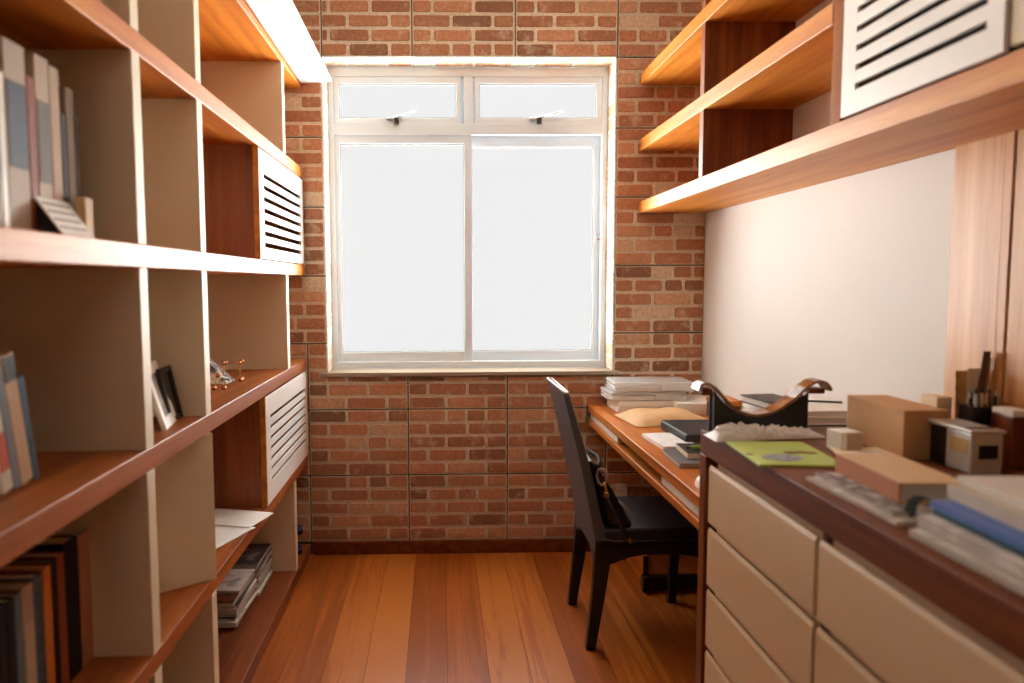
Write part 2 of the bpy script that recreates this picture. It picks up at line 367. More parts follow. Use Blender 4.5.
s1 = sash('vent_sash', -.527, .112, 2.165, 2.402, WY-.004, .024, .024, .032, .036)
s2 = sash('vent_sash', .180, .828, 2.165, 2.402, WY-.004, .024, .030, .032, .036)
s3 = sash('sliding_sash', -.548, .168, .955, 2.112, WY+.004, .044, .042, .055, .042, .026)
s4 = sash('sliding_sash', .126, .846, .955, 2.112, WY+.031, .042, .052, .055, .055, .026)
for s_, lx, dx in ((s1, -.22, .1), (s2, .50, .13)):
    l = MB().box(lx-.045, lx+.02, WY-.016, WY-.004, 2.183, 2.196, .003, mi=0).cyl((lx+.006, WY-.02, 2.178), .013, .03, 'z', mi=1)
    l.tube([(lx+.0, WY-.02, 2.194), (lx+dx*.5, WY-.03, 2.21), (lx+dx, WY-.035, 2.225)], .004, mi=0)
    l.build('vent_latch', [chrome, black_plastic], s_)
for s_, lx, yy in ((s3, -.535, WY+.004), (s4, .822, WY+.031)):
    MB().box(lx-.009, lx+.009, yy-.005, yy+.002, 1.50, 1.64, .002, mi=0).box(lx-.006, lx+.006, yy-.008, yy, 1.582, 1.590, mi=2).box(lx-.006, lx+.006, yy-.007, yy, 1.60, 1.622, .002, mi=1).box(lx-.003, lx+.005, yy-.007, yy, 1.525, 1.572, .001, mi=1).build(
        'sash_lock', [alu, chrome, dye(206, 110, 50)], s_)
MB().box(OX0-.03, OX1+.03, YB-.022, WY-.01, OZ0-.02, OZ0, .003).build('window_sill', stone, win, tuple(-win.location))

# wall socket low on the bricks
t_ = thing('wall_socket', 'beige wall socket plate on the brick wall under the desk', 'socket', (.913, YB-.002, .312))
MB().box(-.03, .03, -.012, .002, -.036, .036, .004).build('cover_plate', white_paint, t_)
m = MB().cyl((-.008, -.0125, 0), .0025, .003, 'y').cyl((.008, -.0125, 0), .0025, .003, 'y')
m.build('pin_holes', black_plastic, t_)

# ------------------------------------------------------------------ left bookcase
SF, SB = -0.664, -1.085      # front and back planes
bc = thing('bookcase', 'tall built-in bookcase of wooden shelves and cream dividers along the left wall', 'bookcase', (-.87, 1.9, 0))
def bpart(name, mb_, mat, par=None, c=None):
    c = Vector(c) if c else Vector((0, 0, 0))
    if par is None: return mb_.build(name, mat, bc, Vector(c) - Vector(bc.location))
    return mb_.build(name, mat, par)
Y0, Y1 = 0.3, 3.728
boards = [(1.873, 1.924), (1.405, 1.457), (.943, .995), (.470, .515)]
for a, b in boards: bpart('shelf', MB().box(SB, SF, Y0, Y1, a, b, .0025), wood_shaded if b < 1.1 else wood_y)
bpart('shelf', MB().box(SB, SF, Y0, Y1, 2.300, 2.358, .0025), wood_y)
bpart('base_board', MB().box(SB, SF+.006, Y0, YB-.02, 0, .06, .003), wood_base_shaded)
bpart('back_panel', MB().box(SB-.012, SB, Y0, 3.31, .0, ZC-.02), cream)
rows = [(.06, .470), (.515, .943), (.995, 1.405), (1.457, 1.873), (1.924, 2.300), (2.358, ZC-.01)]
def divider(y, r, th=.046, xf=SF):
    a, b = rows[r]
    bpart('divider', MB().box(SB, xf+.001, y-th/2, y+th/2, a, b, .0015), cream)
for r in range(6): divider(.78, r)
for r in range(6): divider(1.712, r)
for r in (0, 2, 3, 4, 5): divider(2.150, r)
# the divider standing askew in the fourth row
dv = MB().box(-.34, 0, -.022, .022, .515, .943, .0015)
bpart('divider', dv, cream).matrix_local = Matrix.Translation(Vector((SF, 2.157, 0)) - Vector(bc.location)) @ Matrix.Rotation(math.radians(36), 4, 'Z')
for r, y in ((0, 3.385), (2, 3.307), (4, 3.307), (5, 3.307)): divider(y, r, .05)
# two cabinets with louvred doors
def louvre(x, y0, y1, z0, z1, sy0, sy1, zs, sh, th=.018, ang=0):
    """door leaf in the plane x (front at x), real slots between slats"""
    m = MB(); xa, xb = x-th, x
    m.box(xa, xb, y0, sy0, z0, z1, .0012); m.box(xa, xb, sy1, y1, z0, z1, .0012)
    edges = [z0] + sum([[z-sh/2, z+sh/2] for z in zs], []) + [z1]
    for a, b in zip(edges[0::2], edges[1::2]): m.box(xa, xb, sy0-.001, sy1+.001, a, b, .0012)
    return m
def cabinet(y0, z0, z1, zs, sh, sy0, sy1):
    o = bpart('cabinet_box', MB().box(SB, SF-.02, y0, y0+.02, z0, z1, .001).box(SB, SF-.022, y0+.02, Y1, z0, z0+.015).box(SB, SB+.01, y0+.02, Y1, z0+.015, z1)
              .box(SB, SF-.022, Y1-.012, Y1, z0, z1), wood_z)
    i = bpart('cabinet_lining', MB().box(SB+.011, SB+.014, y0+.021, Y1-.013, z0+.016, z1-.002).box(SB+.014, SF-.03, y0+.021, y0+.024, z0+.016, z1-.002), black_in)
    d = bpart('louvered_door', louvre(SF+.002, y0+.006, Y1-.004, z0+.004, z1-.008, sy0, sy1, zs, sh, .010), white_paint)
    bpart('door_edge', MB().box(SF-.02, SF+.001, y0, y0+.006, z0, z1, .001), wood_right)
cabinet(2.826, 1.457, 1.873, [1.514+.0433*k for k in range(7)], .019, 2.90, 3.655)
cabinet(2.836, .515, .943, [.603+.041*k for k in range(7)], .016, 2.92, 3.675)
# white flap standing open under the top cupboard
v = [(-.661, 2.2, 2.340), (-.505, 2.2, 2.336), (-.516, 3.72, 2.328), (-.661, 3.72, 2.320)]
m = MB(); A = [m.bm.verts.new(p_) for p_ in v]; B = [m.bm.verts.new((p_[0], p_[1], p_[2]+.022)) for p_ in v]
fs = [m.bm.faces.new(A), m.bm.faces.new(B)] + [m.bm.faces.new((A[i], A[(i+1) % 4], B[(i+1) % 4], B[i])) for i in range(4)]
bmesh.ops.recalc_face_normals(m.bm, faces=fs)
bmesh.ops.bevel(m.bm, geom=list(m.bm.edges), offset=.004, segments=2, profile=.5, affect='EDGES')
fl = bpart('flap_door', m, plain('flap_paint', srgb(226, 226, 224), .5, .01, 8)); fl['label'] = 'white flap door standing open'

# ------------------------------------------------------------------ right wall shelf
RF = 0.978
ws = thing('wall_shelf', 'wooden wall shelf with open bays and white louvered cupboard above the desk', 'shelf', (1.15, 2.6, 1.70))
def spart(name, mb_, mat): return mb_.build(name, mat, ws, -Vector(ws.location))
spart('shelf', MB().box(RF, XR-.001, .3, 3.728, 1.702, 1.757, .0025), wood_right)
spart('shelf', MB().box(RF, XR-.001, 1.91, 3.728, 2.003, 2.058, .0025), wood_right)
spart('shelf', MB().box(RF, XR-.001, .3, 3.728, 2.318, 2.372, .0025), wood_right)
for a, b in ((1.757, 2.003), (2.058, 2.318), (2.372, ZC-.01)):
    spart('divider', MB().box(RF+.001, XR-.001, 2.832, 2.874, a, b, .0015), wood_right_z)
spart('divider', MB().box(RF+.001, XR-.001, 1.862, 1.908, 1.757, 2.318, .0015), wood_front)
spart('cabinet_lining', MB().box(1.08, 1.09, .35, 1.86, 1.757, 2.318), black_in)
# door faces the room at -x: mirror the leaf
m = louvre(0, 1.318, 1.850, 1.762, 2.312, 1.362, 1.79, [1.822+.0435*k for k in range(11)], .0145, .010)
bmesh.ops.scale(m.bm, vec=(-1, 1, 1), verts=m.bm.verts); bmesh.ops.reverse_faces(m.bm, faces=m.bm.faces)
bmesh.ops.translate(m.bm, vec=(RF-.004, 0, 0), verts=m.bm.verts)
spart('louvered_door', m, white_paint)
spart('plain_door', MB().box(RF+.002, RF+.016, .75, 1.312, 1.768, 2.312, .002), cream)

# ------------------------------------------------------------------ desk
dk = thing('desk', 'long wooden desk with white drawers under the top beside the window', 'desk', (1.03, 2.9, 0))
def dpart(name, mb_, mat, par=None): return mb_.build(name, mat, par or dk, -Vector(dk.location) if par is None else (0, 0, 0))
DF = .735
dpart('desktop', MB().box(DF, XR-.002, 2.088, 3.735, .722, .757, .003), wood_desk)
dpart('lower_board', MB().box(DF+.002, XR-.002, 2.088, 3.735, .655, .682, .003), wood_desk)
for a, b in ((3.13, 3.72), (2.09, 2.50)):
    dpart('drawer', MB().box(DF+.012, DF+.03, a, b, .686, .717, .002).box(DF+.03, 1.2, a+.01, b-.01, .686, .70).box(DF+.03, 1.2, a+.01, a+.02, .70, .715).box(DF+.03, 1.2, b-.02, b-.01, .70, .715), white_paint)
dpart('wall_bracket', MB().box(DF-.006, DF+.03, YB-.03, YB-.003, .70, .755, .002).box(DF-.01, DF+.0, YB-.05, YB-.003, .664, .70, .002), plain('bracket_paint', srgb(120, 100, 80), .5))
dpart('rear_support', MB().box(1.27, 1.31, 2.1, 3.73, 0, .655, .002), wood_dark_z)

# low foot rest under the desk
fr = thing('footrest', 'low wooden footrest with black base bar under the desk', 'footrest', (1.0, 3.3, 0))
fp = lambda n, m_, mt: m_.build(n, mt, fr, -Vector(fr.location))
fp('side_panel', MB().box(.895, .912, 3.24, 3.62, .02, .155, .003), wood_desk)
fp('edge_band', MB().box(.891, .914, 3.225, 3.24, .02, .158, .002), black_wood)
fp('base_bar', MB().box(.885, 1.2, 3.20, 3.25, .012, .072, .006), black_wood)
fp('foot', MB().ball((.895, 3.215, .013), .0135), black_plastic)
fp('foot', MB().ball((1.185, 3.225, .013), .0135), black_plastic)
fp('foot', MB().ball((.905, 3.60, .0135), .0135), black_plastic)

# ------------------------------------------------------------------ credenza
CF, CE, CB, CT = .730, 2.082, .25, .955
cz = thing('credenza', 'dark wooden sideboard with cream drawers in the right foreground', 'sideboard', (1.02, 1.2, 0))
cp = lambda n, m_, mt, par=None: m_.build(n, mt, par or cz, -Vector(cz.location) if par is None else (0, 0, 0))
cp('top', MB().box(CF, 1.29, CB, CE, .888, CT, .003), wood_dark)
cp('side_panel', MB().box(CF, 1.29, CE-.048, CE, 0, .888, .003), wood_dark_z)
cp('side_panel', MB().box(CF, 1.29, CB, CB+.048, 0, .888, .003), wood_dark_z)
cp('back_panel', MB().box(1.27, 1.288, CB+.05, CE-.05, 0, .886), wood_dark_z)
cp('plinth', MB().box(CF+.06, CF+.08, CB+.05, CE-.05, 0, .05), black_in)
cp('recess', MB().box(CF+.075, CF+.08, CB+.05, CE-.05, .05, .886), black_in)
zt = [.866, .690, .515, .340]; dh = .160
cols = [(1.434, 2.026), (.836, 1.422), (.300, .824)]
for (ya, yb) in cols:
    for z in zt:
        # leaf with a top edge that slopes back into a finger pull
        pr = [(CF+.006, z-dh), (CF+.006, z-.010), (CF+.010, z), (CF+.013, z), (CF+.020, z-.012), (CF+.020, z-dh)]
        o = cp('drawer', MB().prism(pr, ya+.002, yb-.002, 'y'), cream_drawer)
        MB().prism([(CF+.023, z-.030), (CF+.023, z+.0145), (CF+.032, z+.0145), (CF+.032, z-.030)], ya+.004, yb-.022, 'y').build('finger_pull', cream_drawer, o)
        MB().box(CF+.04, 1.2, ya+.02, yb-.02, z-dh+.02, z-.03).build('drawer_box', cream_drawer, o)

# ------------------------------------------------------------------ chair
ch = thing('chair', 'black leather chair with high back pulled up to the desk', 'chair', (.79, 2.915, 0))
hp = lambda n, m_, mt, par=None: m_.build(n, mt, par or ch, -Vector(ch.location) if par is None else (0, 0, 0))
ya, yb = 2.695, 3.135
def backx(z):     # rear face of the backrest
    t_ = (z-.43)/(.965-.43); return .563 - .119*t_ + .006*math.sin(PI*t_)
prof = []
zs_ = [.40+.565*i/12 for i in range(13)]
for z in zs_: prof.append((backx(z), z))
th = lambda z: .046 - .024*(z-.40)/.565
front = [(backx(z)+th(z), z) for z in reversed(zs_)]
hp('backrest', MB().prism(prof+front, ya+.002, yb-.002, 'y', bev=.006), [black_leather_back])
top = MB().tube([(backx(.966)+.004, ya+.006, .967), (backx(.966)+.020, ya+.006, .967), (backx(.966)+.020, yb-.006, .967), (backx(.966)+.004, yb-.006, .967)], .0035, closed=True)
hp('top_piping', top, piping_mat)
# padded seat with a rounded front
m = MB().box(.590, 1.035, ya, yb, .405, .462, .018, seg=4)
hp('seat', m, black_leather)
sp_ = [(.596, ya-.001, .425), (.64, ya-.002, .417), (.75, ya-.002, .417), (.88, ya-.002, .418), (1.0, ya-.002, .419)]
hp('seat_piping', MB().tube(sp_, .003), plain('dark_piping', srgb(70, 64, 58), .4))
# apron rails, arched on the underside
ap = [(.572, .405), (.572, .335), (.61, .322), (.69, .352), (.75, .362), (.88, .362), (.95, .352), (.985, .330), (1.02, .330), (1.02, .405)]
for y in (ya+.004, yb-.030): hp('seat_rail', MB().prism(ap, y, y+.026, 'y', bev=.002), black_wood)
ar = [(ya+.006, .42), (ya+.006, .34), (ya+.06, .335), (ya+.12, .368), (yb-.12, .368), (yb-.06, .335), (yb-.006, .34), (yb-.006, .42)]
hp('seat_rail', MB().prism(ar, .566, .59, 'x', bev=.002), black_leather_back)
hp('seat_rail', MB().prism(ar, 1.0, 1.022, 'x', bev=.002), black_wood)
def leg(xs, y, w):
    """xs: (z, x front, x rear) stations; square tapering leg"""
    m = MB(); L_ = []
    for z, a, b in xs: L_.append((a, b, z))
    poly = [(a, z) for a, b, z in L_] + [(b, z) for a, b, z in reversed(L_)]
    m.prism(poly, y, y+w, 'y', bev=.004); return m
rear = [(0, .536, .571), (.10, .546, .587), (.20, .556, .604), (.30, .563, .618), (.38, .566, .630), (.42, .567, .634)]
fro = [(0, .965, 1.000), (.15, .968, 1.006), (.30, .970, 1.014), (.40, .970, 1.020)]
hp('leg', leg(rear, ya+.002, .040), black_wood); hp('leg', leg(rear, yb-.042, .040), black_wood)
hp('leg', leg(fro, ya+.002, .036), black_wood); hp('leg', leg(fro, yb-.038, .036), black_wood)

# shoulder bag leaning in the chair
bg = thing('shoulder_bag', 'black leather shoulder bag with brass clasp leaning on the chair back', 'bag', (.65, 2.85, .462))
gp = lambda n, m_, mt, par=None: m_.build(n, mt, par or bg, -Vector(bg.location) if par is None else (0, 0, 0))
def bagpt(u, v):
    # u around the section, v up
    a = 2*PI*u; z = .464 + .245*v
    xb = backx(z)+th(z)+.003
    wx = .098*(1-v)**.8+.016; wy = .135*(1-.12*v)
    ca, sa = math.cos(a), math.sin(a)
    e = .55
    px = math.copysign(abs(ca)**e, ca); py = math.copysign(abs(sa)**e, sa)
    n = noise.noise(Vector((px*2, py*2, v*4)))*.006
    return (xb + wx/2 + px*wx/2 + (n if px > 0 else 0), 2.845 + py*wy, z)
m = MB().grid(36, 16, bagpt, closed_u=True)
m.bm.verts.ensure_lookup_table()
for jj in (0, 15):
    ring = [m.bm.verts[i*16+jj] for i in range(36)]
    f = m.bm.faces.new(ring if jj else list(reversed(ring)))
gp('bag_body', m, black_leather)
lx = [(.572, 2.692, .69), (.566, 2.688, .665), (.572, 2.687, .642), (.584, 2.687, .630), (.598, 2.687, .638), (.604, 2.689, .662), (.596, 2.692, .688)]
gp('strap_ring', MB().tube(lx, .0045, closed=True), silver)
gp('clasp', MB().tube([(.592, 2.686, .640), (.598, 2.684, .624), (.600, 2.684, .605)], [.006, .005, .006]).ball((.601, 2.684, .598), .010).tube([(.592, 2.684, .590), (.611, 2.684, .590)], .004), gold)
gp('strap', MB().tube([(.602, 2.684, .58), (.628, 2.686, .53), (.660, 2.688, .475), (.684, 2.686, .430)], [.007, .008, .008, .006]), black_leather)
gp('strap_tip', MB().box(-.007, .007, -.004, .004, -.010, .010, .002, M=Matrix.Translation((.690, 2.684, .422)) @ Matrix.Rotation(-.5, 4, 'Y')), gold)
gp('strap', MB().tube([(.560, 2.695, .70), (.572, 2.70, .695), (.59, 2.76, .70), (.60, 2.85, .70), (.59, 2.95, .695)], .008), dye(18, 17, 17, .7))
gp('edge_tube', MB().tube([(.655, 2.712, .56), (.676, 2.708, .54), (.692, 2.706, .51), (.694, 2.706, .478)], .005), plain('grey_highlight', srgb(150, 148, 146), .3))  # grey tube painting the highlight along the bag's lower corner

# ------------------------------------------------------------------ books and papers
def upright_book(label, y, th_, h, d, xs, z, cov, pg=page, lean=0.0, group=None, name='book', patch=None):
    """book standing on a shelf, spine towards the room (+x); y = its near side"""
    o = thing(name, label, 'book', (xs, y, z), (lean, 0, 0), group)
    c = .003
    m = MB().box(-.004, 0, 0, th_, 0, h, .0015).box(-d, -.004, 0, c, 0, h, .001).box(-d, -.004, th_-c, th_, 0, h, .001)
    m.build('cover', cov, o)
    MB().box(-d+.004, -.005, c, th_-c, .004, h-.004).build('pages', pg, o)
    for (z0, z1, mt) in (patch or []):
        MB().box(-.001, .0012, th_*.08, th_*.92, z0, z1).build('spine_label', mt, o)
    return o
def flat_book(label, name, cat, loc, rz, lx, ly, h, cov, pg=page, group=None, spine='-x', soft=False):
    """book lying flat; loc = centre of its underside; spine side named"""
    o = thing(name, label, cat, loc, (0, 0, rz), group)
    c = .0012 if soft else .003; a, b = lx/2, ly/2
    m = MB().box(-a, a, -b, b, 0, c, .0005).box(-a, a, -b, b, h-c, h, .0005)
    if spine == '-x': m.box(-a, -a+c, -b, b, c, h-c)
    if spine == '+x': m.box(a-c, a, -b, b, c, h-c)
    if spine == '+y': m.box(-a, a, b-c, b, c, h-c)
    m.build('cover', cov, o)
    k = 0 if soft else .004
    MB().box(-a+(c if spine == '-x' else k), a-(c if spine == '+x' else k), -b+k, b-(c if spine == '+y' else k), c, h-c).build('pages', pg, o)
    return o
navy, taupe, red_br, greyb = dye(52, 56, 74), dye(176, 158, 138), dye(138, 58, 30), dye(128, 118, 106)
# second row, left: binders and books upright
G = 'books standing on the upper left shelf'
B2 = [(1.10, .055, .315, dye(150, 138, 124), 'dull grey binder at the near end of the upper left shelf', None),
      (1.158, .05, .32, dye(188, 172, 152), 'beige binder next to the dull grey one on the upper left shelf', None),
      (1.211, .045, .32, dye(140, 130, 118), 'grey binder left of the white spine on the upper left shelf', None),
      (1.258, .045, .335, dye(168, 154, 138), 'tall pale book with a grey spine patch at the frame edge', [(.10, .25, dye(112, 112, 116))]),
      (1.305, .018, .27, dye(228, 224, 216, .3), 'thin glossy white book beside the navy binder', None),
      (1.325, .068, .330, taupe, 'taupe binder with a large navy spine label', [(.115, .262, navy)]),
      (1.396, .026, .285, red_br, 'rust red book between the two taupe binders', None),
      (1.424, .050, .332, dye(186, 166, 142), 'taupe binder with grey label right of the rust red book', [(.10, .25, dye(110, 98, 86))]),
      (1.477, .036, .325, dye(196, 172, 146), 'pale beige binder right of the grey-labelled one', None),
      (1.516, .020, .245, dye(58, 54, 52), 'thin charcoal book near the right end of the upper row', None),
      (1.539, .030, .30, dye(150, 134, 116), 'brownish grey book beside the thin charcoal one', None),
      (1.572, .018, .25, dye(104, 98, 92), 'thin dark grey book last in the upper row', None)]
for y, t_, h, cv, lb, pt in B2: upright_book(lb, y, t_, h, .24, -.735, 1.457, cv, patch=pt, group=G)
# small leaning desk calendar and slips before the binders
dc = thing('desk_calendar', 'small grey tent calendar leaning in front of the binders on the shelf', 'calendar', (-.70, 1.40, 1.457))
dc.location = (-.685, 1.465, 1.457)
M = Matrix.Translation((-.035, 0, .049)) @ Matrix.Rotation(-math.atan2(.07, .098), 4, 'Y')      # leaning page, facing the room
MB().prism([(-.006, 0), (-.070, .094), (-.112, 0)], -.058, .062, 'y').build('stand', dye(34, 31, 30), dc)
MB().box(-.001, .0015, -.062, .066, -.060, .060, .0005, M=M).build('page', paper, dc)
m = MB()
for i in range(7): m.box(.0014, .0022, -.050+i*.0155, -.040+i*.0155, .030, .050, M=M)
for r_ in range(4):
    for i in range(7): m.box(.0014, .0020, -.052+i*.0155, -.042+i*.0155, .012-.018*r_, .016-.018*r_, M=M)
m.build('printed_rows', dye(84, 78, 74), dc)
m = MB()
for i in range(16): m.tube([(-.070+.006*math.cos(a), -.058+i*.008, .098+.006*math.sin(a)) for a in [k*PI/4 for k in range(8)]], .001, 5, closed=True)
m.build('wire_binding', chrome, dc)
tag(MB().box(-.01, .01, 0, .035, 0, .085, .003).build('wooden_block', dye(206, 170, 122), None, (-.715, 1.536, 1.457)), 'pale wooden block behind the tent calendar at the right', 'block')
# third row: books slumped to one side
G = 'leaning books on the middle left shelf'
B3 = [(1.20, .035, .25, dye(120, 112, 104), 'grey leaning book nearest the frame edge on the middle shelf', None),
      (1.238, .022, .26, dye(44, 58, 82), 'dark blue leaning book with the tall grey one beside it', None),
      (1.262, .030, .262, dye(156, 146, 132), 'pale grey leaning book with a red spine label', [(.05, .12, dye(176, 84, 52))]),
      (1.294, .034, .280, dye(196, 184, 164), 'tall cream leaning book on the middle shelf', [(.04, .11, dye(190, 88, 56))]),
      (1.330, .022, .268, dye(110, 112, 120), 'slate grey leaning book on the middle shelf', None),
      (1.354, .040, .250, dye(188, 152, 112), 'tan leaning book with dark top on the middle shelf', [(.20, .245, dye(52, 46, 42))]),
      (1.396, .020, .205, dye(40, 70, 96), 'short blue leaning book last in the slumped row', None)]
for y, t_, h, cv, lb, pt in B3: upright_book(lb, y+.035, t_, h, .20, -.775, .995+.001, cv, lean=math.radians(11), patch=pt, group=G)
# fourth row: record sleeves and books
G = 'books standing on the lower left shelf'
B4 = [(1.13, .04, .27, dye(60, 52, 46), 'dark brown book at the near end of the lower shelf', None),
      (1.172, .05, .28, dye(150, 92, 58), 'brown leather book near the frame edge on the lower shelf', None),
      (1.224, .05, .275, dye(30, 26, 26), 'black book beside the brown leather one on the lower shelf', None),
      (1.276, .03, .268, dye(168, 84, 40), 'orange brown book left of three thin black ones', None),
      (1.308, .024, .27, dye(28, 24, 24), 'thin black book, first of three on the lower shelf', None),
      (1.334, .024, .27, dye(34, 28, 26), 'thin black book, middle of three on the lower shelf', None),
      (1.360, .026, .272, dye(24, 22, 22), 'thin black book, third of three on the lower shelf', None),
      (1.388, .022, .272, dye(96, 104, 108), 'blue grey book between black and beige ones', None),
      (1.412, .040, .276, dye(172, 146, 116), 'beige book left of the patterned blue one', [(.03, .20, dye(186, 160, 132))]),
      (1.454, .034, .280, mottled('blue_speckle', [srgb(46, 58, 70), srgb(74, 90, 100), srgb(30, 34, 44)], 60), 'speckled dark blue book beside the orange spine', None),
      (1.490, .030, .284, dye(206, 116, 50), 'bright orange book on the lower left shelf', None),
      (1.522, .022, .286, dye(26, 22, 24), 'thin black book between orange and rust red spines', None),
      (1.546, .030, .290, dye(140, 68, 36), 'rust red book beside the thick black one', None),
      (1.578, .058, .305, dye(20, 18, 20), 'thick black book near the divider on the lower shelf', None),
      (1.640, .068, .300, dye(176, 120, 88), 'thick pinkish tan box file against the divider', None)]
for y, t_, h, cv, lb, pt in B4: upright_book(lb, y, t_, h if h < .42 else .42, .24, -.80, .515, cv, patch=pt, group=G)
# top row: cream carton
tb = thing('storage_box', 'cream storage carton at the top left of the bookcase', 'box', (-.83, 1.53, 1.924))
MB().box(-.13, .13, -.09, .09, 0, .24, .003).build('carton', cream, tb); MB().box(-.133, .133, -.093, .093, .24, .275, .003).build('lid', cream, tb)

# picture frames, third row
def pframe(label, base, yaw, tilt, w, h, th_, fw, fmat, pic, col='picture frame'):
    o = thing('picture_frame', label, col, base, (0, 0, yaw))
    M = Matrix.Rotation(tilt, 4, 'X'); m = MB()
    for a in ((-w/2, -w/2+fw, 0, h), (w/2-fw, w/2, 0, h), (-w/2+fw-.001, w/2-fw+.001, 0, fw), (-w/2+fw-.001, w/2-fw+.001, h-fw, h)):
        m.box(a[0], a[1], 0, th_, a[2], a[3], .002, M=M)
    m.build('frame', fmat, o)
    MB().box(-w/2+fw-.003, w/2-fw+.003, th_*.45, th_*.6, fw-.003, h-fw+.003, M=M).build('picture', pic, o)
    return o
gloss_pic = mottled('pale_photo', [srgb(214, 212, 208), srgb(190, 186, 180), srgb(226, 224, 220)], 22, .15)
pf = pframe('white picture frame leaning in the middle bay of the bookcase', (-.712, 1.998, .9955), math.radians(99), math.radians(-17), .15, .175, .014, .030, white_paint, gloss_pic)
pf2 = pframe('black picture frame leaning behind the white one', (-.722, 2.070, .9955), math.radians(92), math.radians(-12), .10, .150, .012, .014, black_wood, dye(46, 44, 46, .2))
# clear paperweight pyramid and copper ball figures
pw = thing('paperweight', 'grey and clear pyramid paperweight beside the small copper ball figures', 'paperweight', (-.865, 2.86, .995))
m = MB(); b_ = [m.bm.verts.new(p_) for p_ in ((-.07, -.05, 0), (.07, -.05, 0), (.07, .06, 0), (-.07, .06, 0))]; ap_ = m.bm.verts.new((-.055, .0, .135))
m.bm.faces.new(b_)
for i in range(4): m.bm.faces.new((b_[i], b_[(i+1) % 4], ap_))
bmesh.ops.recalc_face_normals(m.bm, faces=list(m.bm.faces))
m.build('pyramid', mottled('grey_marble', [srgb(226, 226, 224), srgb(120, 122, 124), srgb(236, 236, 234), srgb(70, 72, 74)], 26, .2), pw)
def ballfig(label, loc, rz, balls, rods):
    o = thing('ball_figure', label, 'figure', loc, (0, 0, rz), 'copper ball figures')
    for b_ in balls: MB().ball(b_, .0085, u=14, v=8).build('ball', copper, o)
    for a, b_ in rods: MB().tube([balls[a], balls[b_]], .0016, 8).build('rod', gold, o)
    return o
h_ = .072
bl = [(-.03, -.012, .0085), (-.03, .018, .0085), (.03, -.012, .0085), (.03, .018, .0085), (-.034, -.004, h_), (-.026, .01, h_), (.026, -.004, h_), (.034, .01, h_+.004)]
ballfig('copper ball and rod figure standing on four legs on the shelf', (-.790, 2.87, .995), .1, bl, [(0, 4), (1, 5), (2, 6), (3, 7), (4, 6), (5, 7)])
bl = [(-.018, 0, .0085), (.014, .006, .0085), (-.012, .03, .050)]
ballfig('smaller copper figure of three balls next to the divider', (-.775, 2.64, .995), .0, bl, [(0, 2), (1, 2)])
# loose sheets, fourth row
G = 'loose sheets on the lower shelf'
def sheet(label, loc, rz, w, d, curl=.0, mat=paper, grp=None, name='paper_sheet', seed=0, th_=.0012):
    m = MB()
    m.grid(12, 12, lambda u, v: ((u-.5)*w, (v-.5)*d, th_ + curl*(max(0, u-.55)*2)**2 + .003*curl/.03*noise.noise(Vector((u*3, v*3, seed)))))
    vs = list(m.bm.verts); r_ = bmesh.ops.extrude_face_region(m.bm, geom=list(m.bm.faces))
    for e in r_['geom']:
        if isinstance(e, bmesh.types.BMVert): e.co.z -= th_*.8
    bmesh.ops.recalc_face_normals(m.bm, faces=list(m.bm.faces))
    o = m.build(name, mat, None, loc, (0, 0, rz)); return tag(o, label, 'paper', grp)
typed = mottled('typed_sheet', [srgb(240, 238, 232), srgb(236, 234, 228), srgb(228, 226, 220)], 40, .8)
sheet('white sheet lying lowest on the lower shelf beside the cabinet', (-.86, 2.66, .516), .05, .19, .29, .0, paper, G)
sheet('white sheet fanned to the left on the lower shelf', (-.790, 2.51, .518), -.35, .21, .25, .0, typed, G, seed=2)
sheet('top white sheet curling past the lower shelf edge', (-.760, 2.695, .521), -.28, .245, .18, .0, typed, G, seed=5)
# bottom row: pile of magazines
mg_cols = [[(60, 50, 46), (120, 70, 40), (30, 28, 28)], [(150, 140, 130), (90, 84, 80), (40, 38, 40)], [(200, 192, 180), (230, 226, 218), (170, 160, 150)],
           [(70, 90, 140), (44, 46, 54), (150, 140, 130)], [(206, 202, 194), (130, 124, 118), (232, 230, 224)]]
mg_lab = ['dark', 'brown and black', 'light grey', 'grey and cream', 'mixed dark', 'white edged']
z = .060; words = ['lowest', 'second from the bottom', 'third from the bottom', 'fourth from the bottom', 'fifth from the bottom', 'sixth from the bottom', 'seventh from the bottom',
                   'eighth from the bottom', 'ninth from the bottom', 'tenth from the bottom', 'one below the top', 'topmost']
for k in range(12):
    c = mg_cols[2 if k == 11 else 0 if k == 10 else k % 5]; cm = mottled('magazine_cover_%d' % k, [srgb(*q) for q in c], 9+k, .3)
    h = .0105
    lb = 'magazine %s in the pile at the foot of the bookcase' % ('lying ' + words[k] if k not in (10, 11) else words[k])
    o = flat_book(lb, 'magazine', 'magazine', (-.895+R.uniform(-.008, .008), 2.93 + (-.03 if k == 10 else .03 if k == 11 else R.uniform(-.012, .012)), z), R.uniform(-.04, .04), .235, .22 if k == 11 else .29, h, cm, page_grey, 'magazines in the bottom bay', '-x', True)
    z += h
z2 = .060
for k in range(12):
    c = mg_cols[3 if k == 11 else (k+2) % 5]; cm = mottled('magazine_print_%d' % k, [srgb(*q) for q in c], 8+k, .3)
    h = .0113
    lb = 'magazine %s in the farther pile in the bottom bay' % ('lying ' + words[k] if k not in (10, 11) else words[k])
    flat_book(lb, 'magazine', 'magazine', (-.89+R.uniform(-.008, .008), 3.222+R.uniform(-.003, .003), z2), R.uniform(-.01, .01), .235, .255, h, cm, page_grey, 'magazines in the bottom bay', '-x', True)
    z2 += h
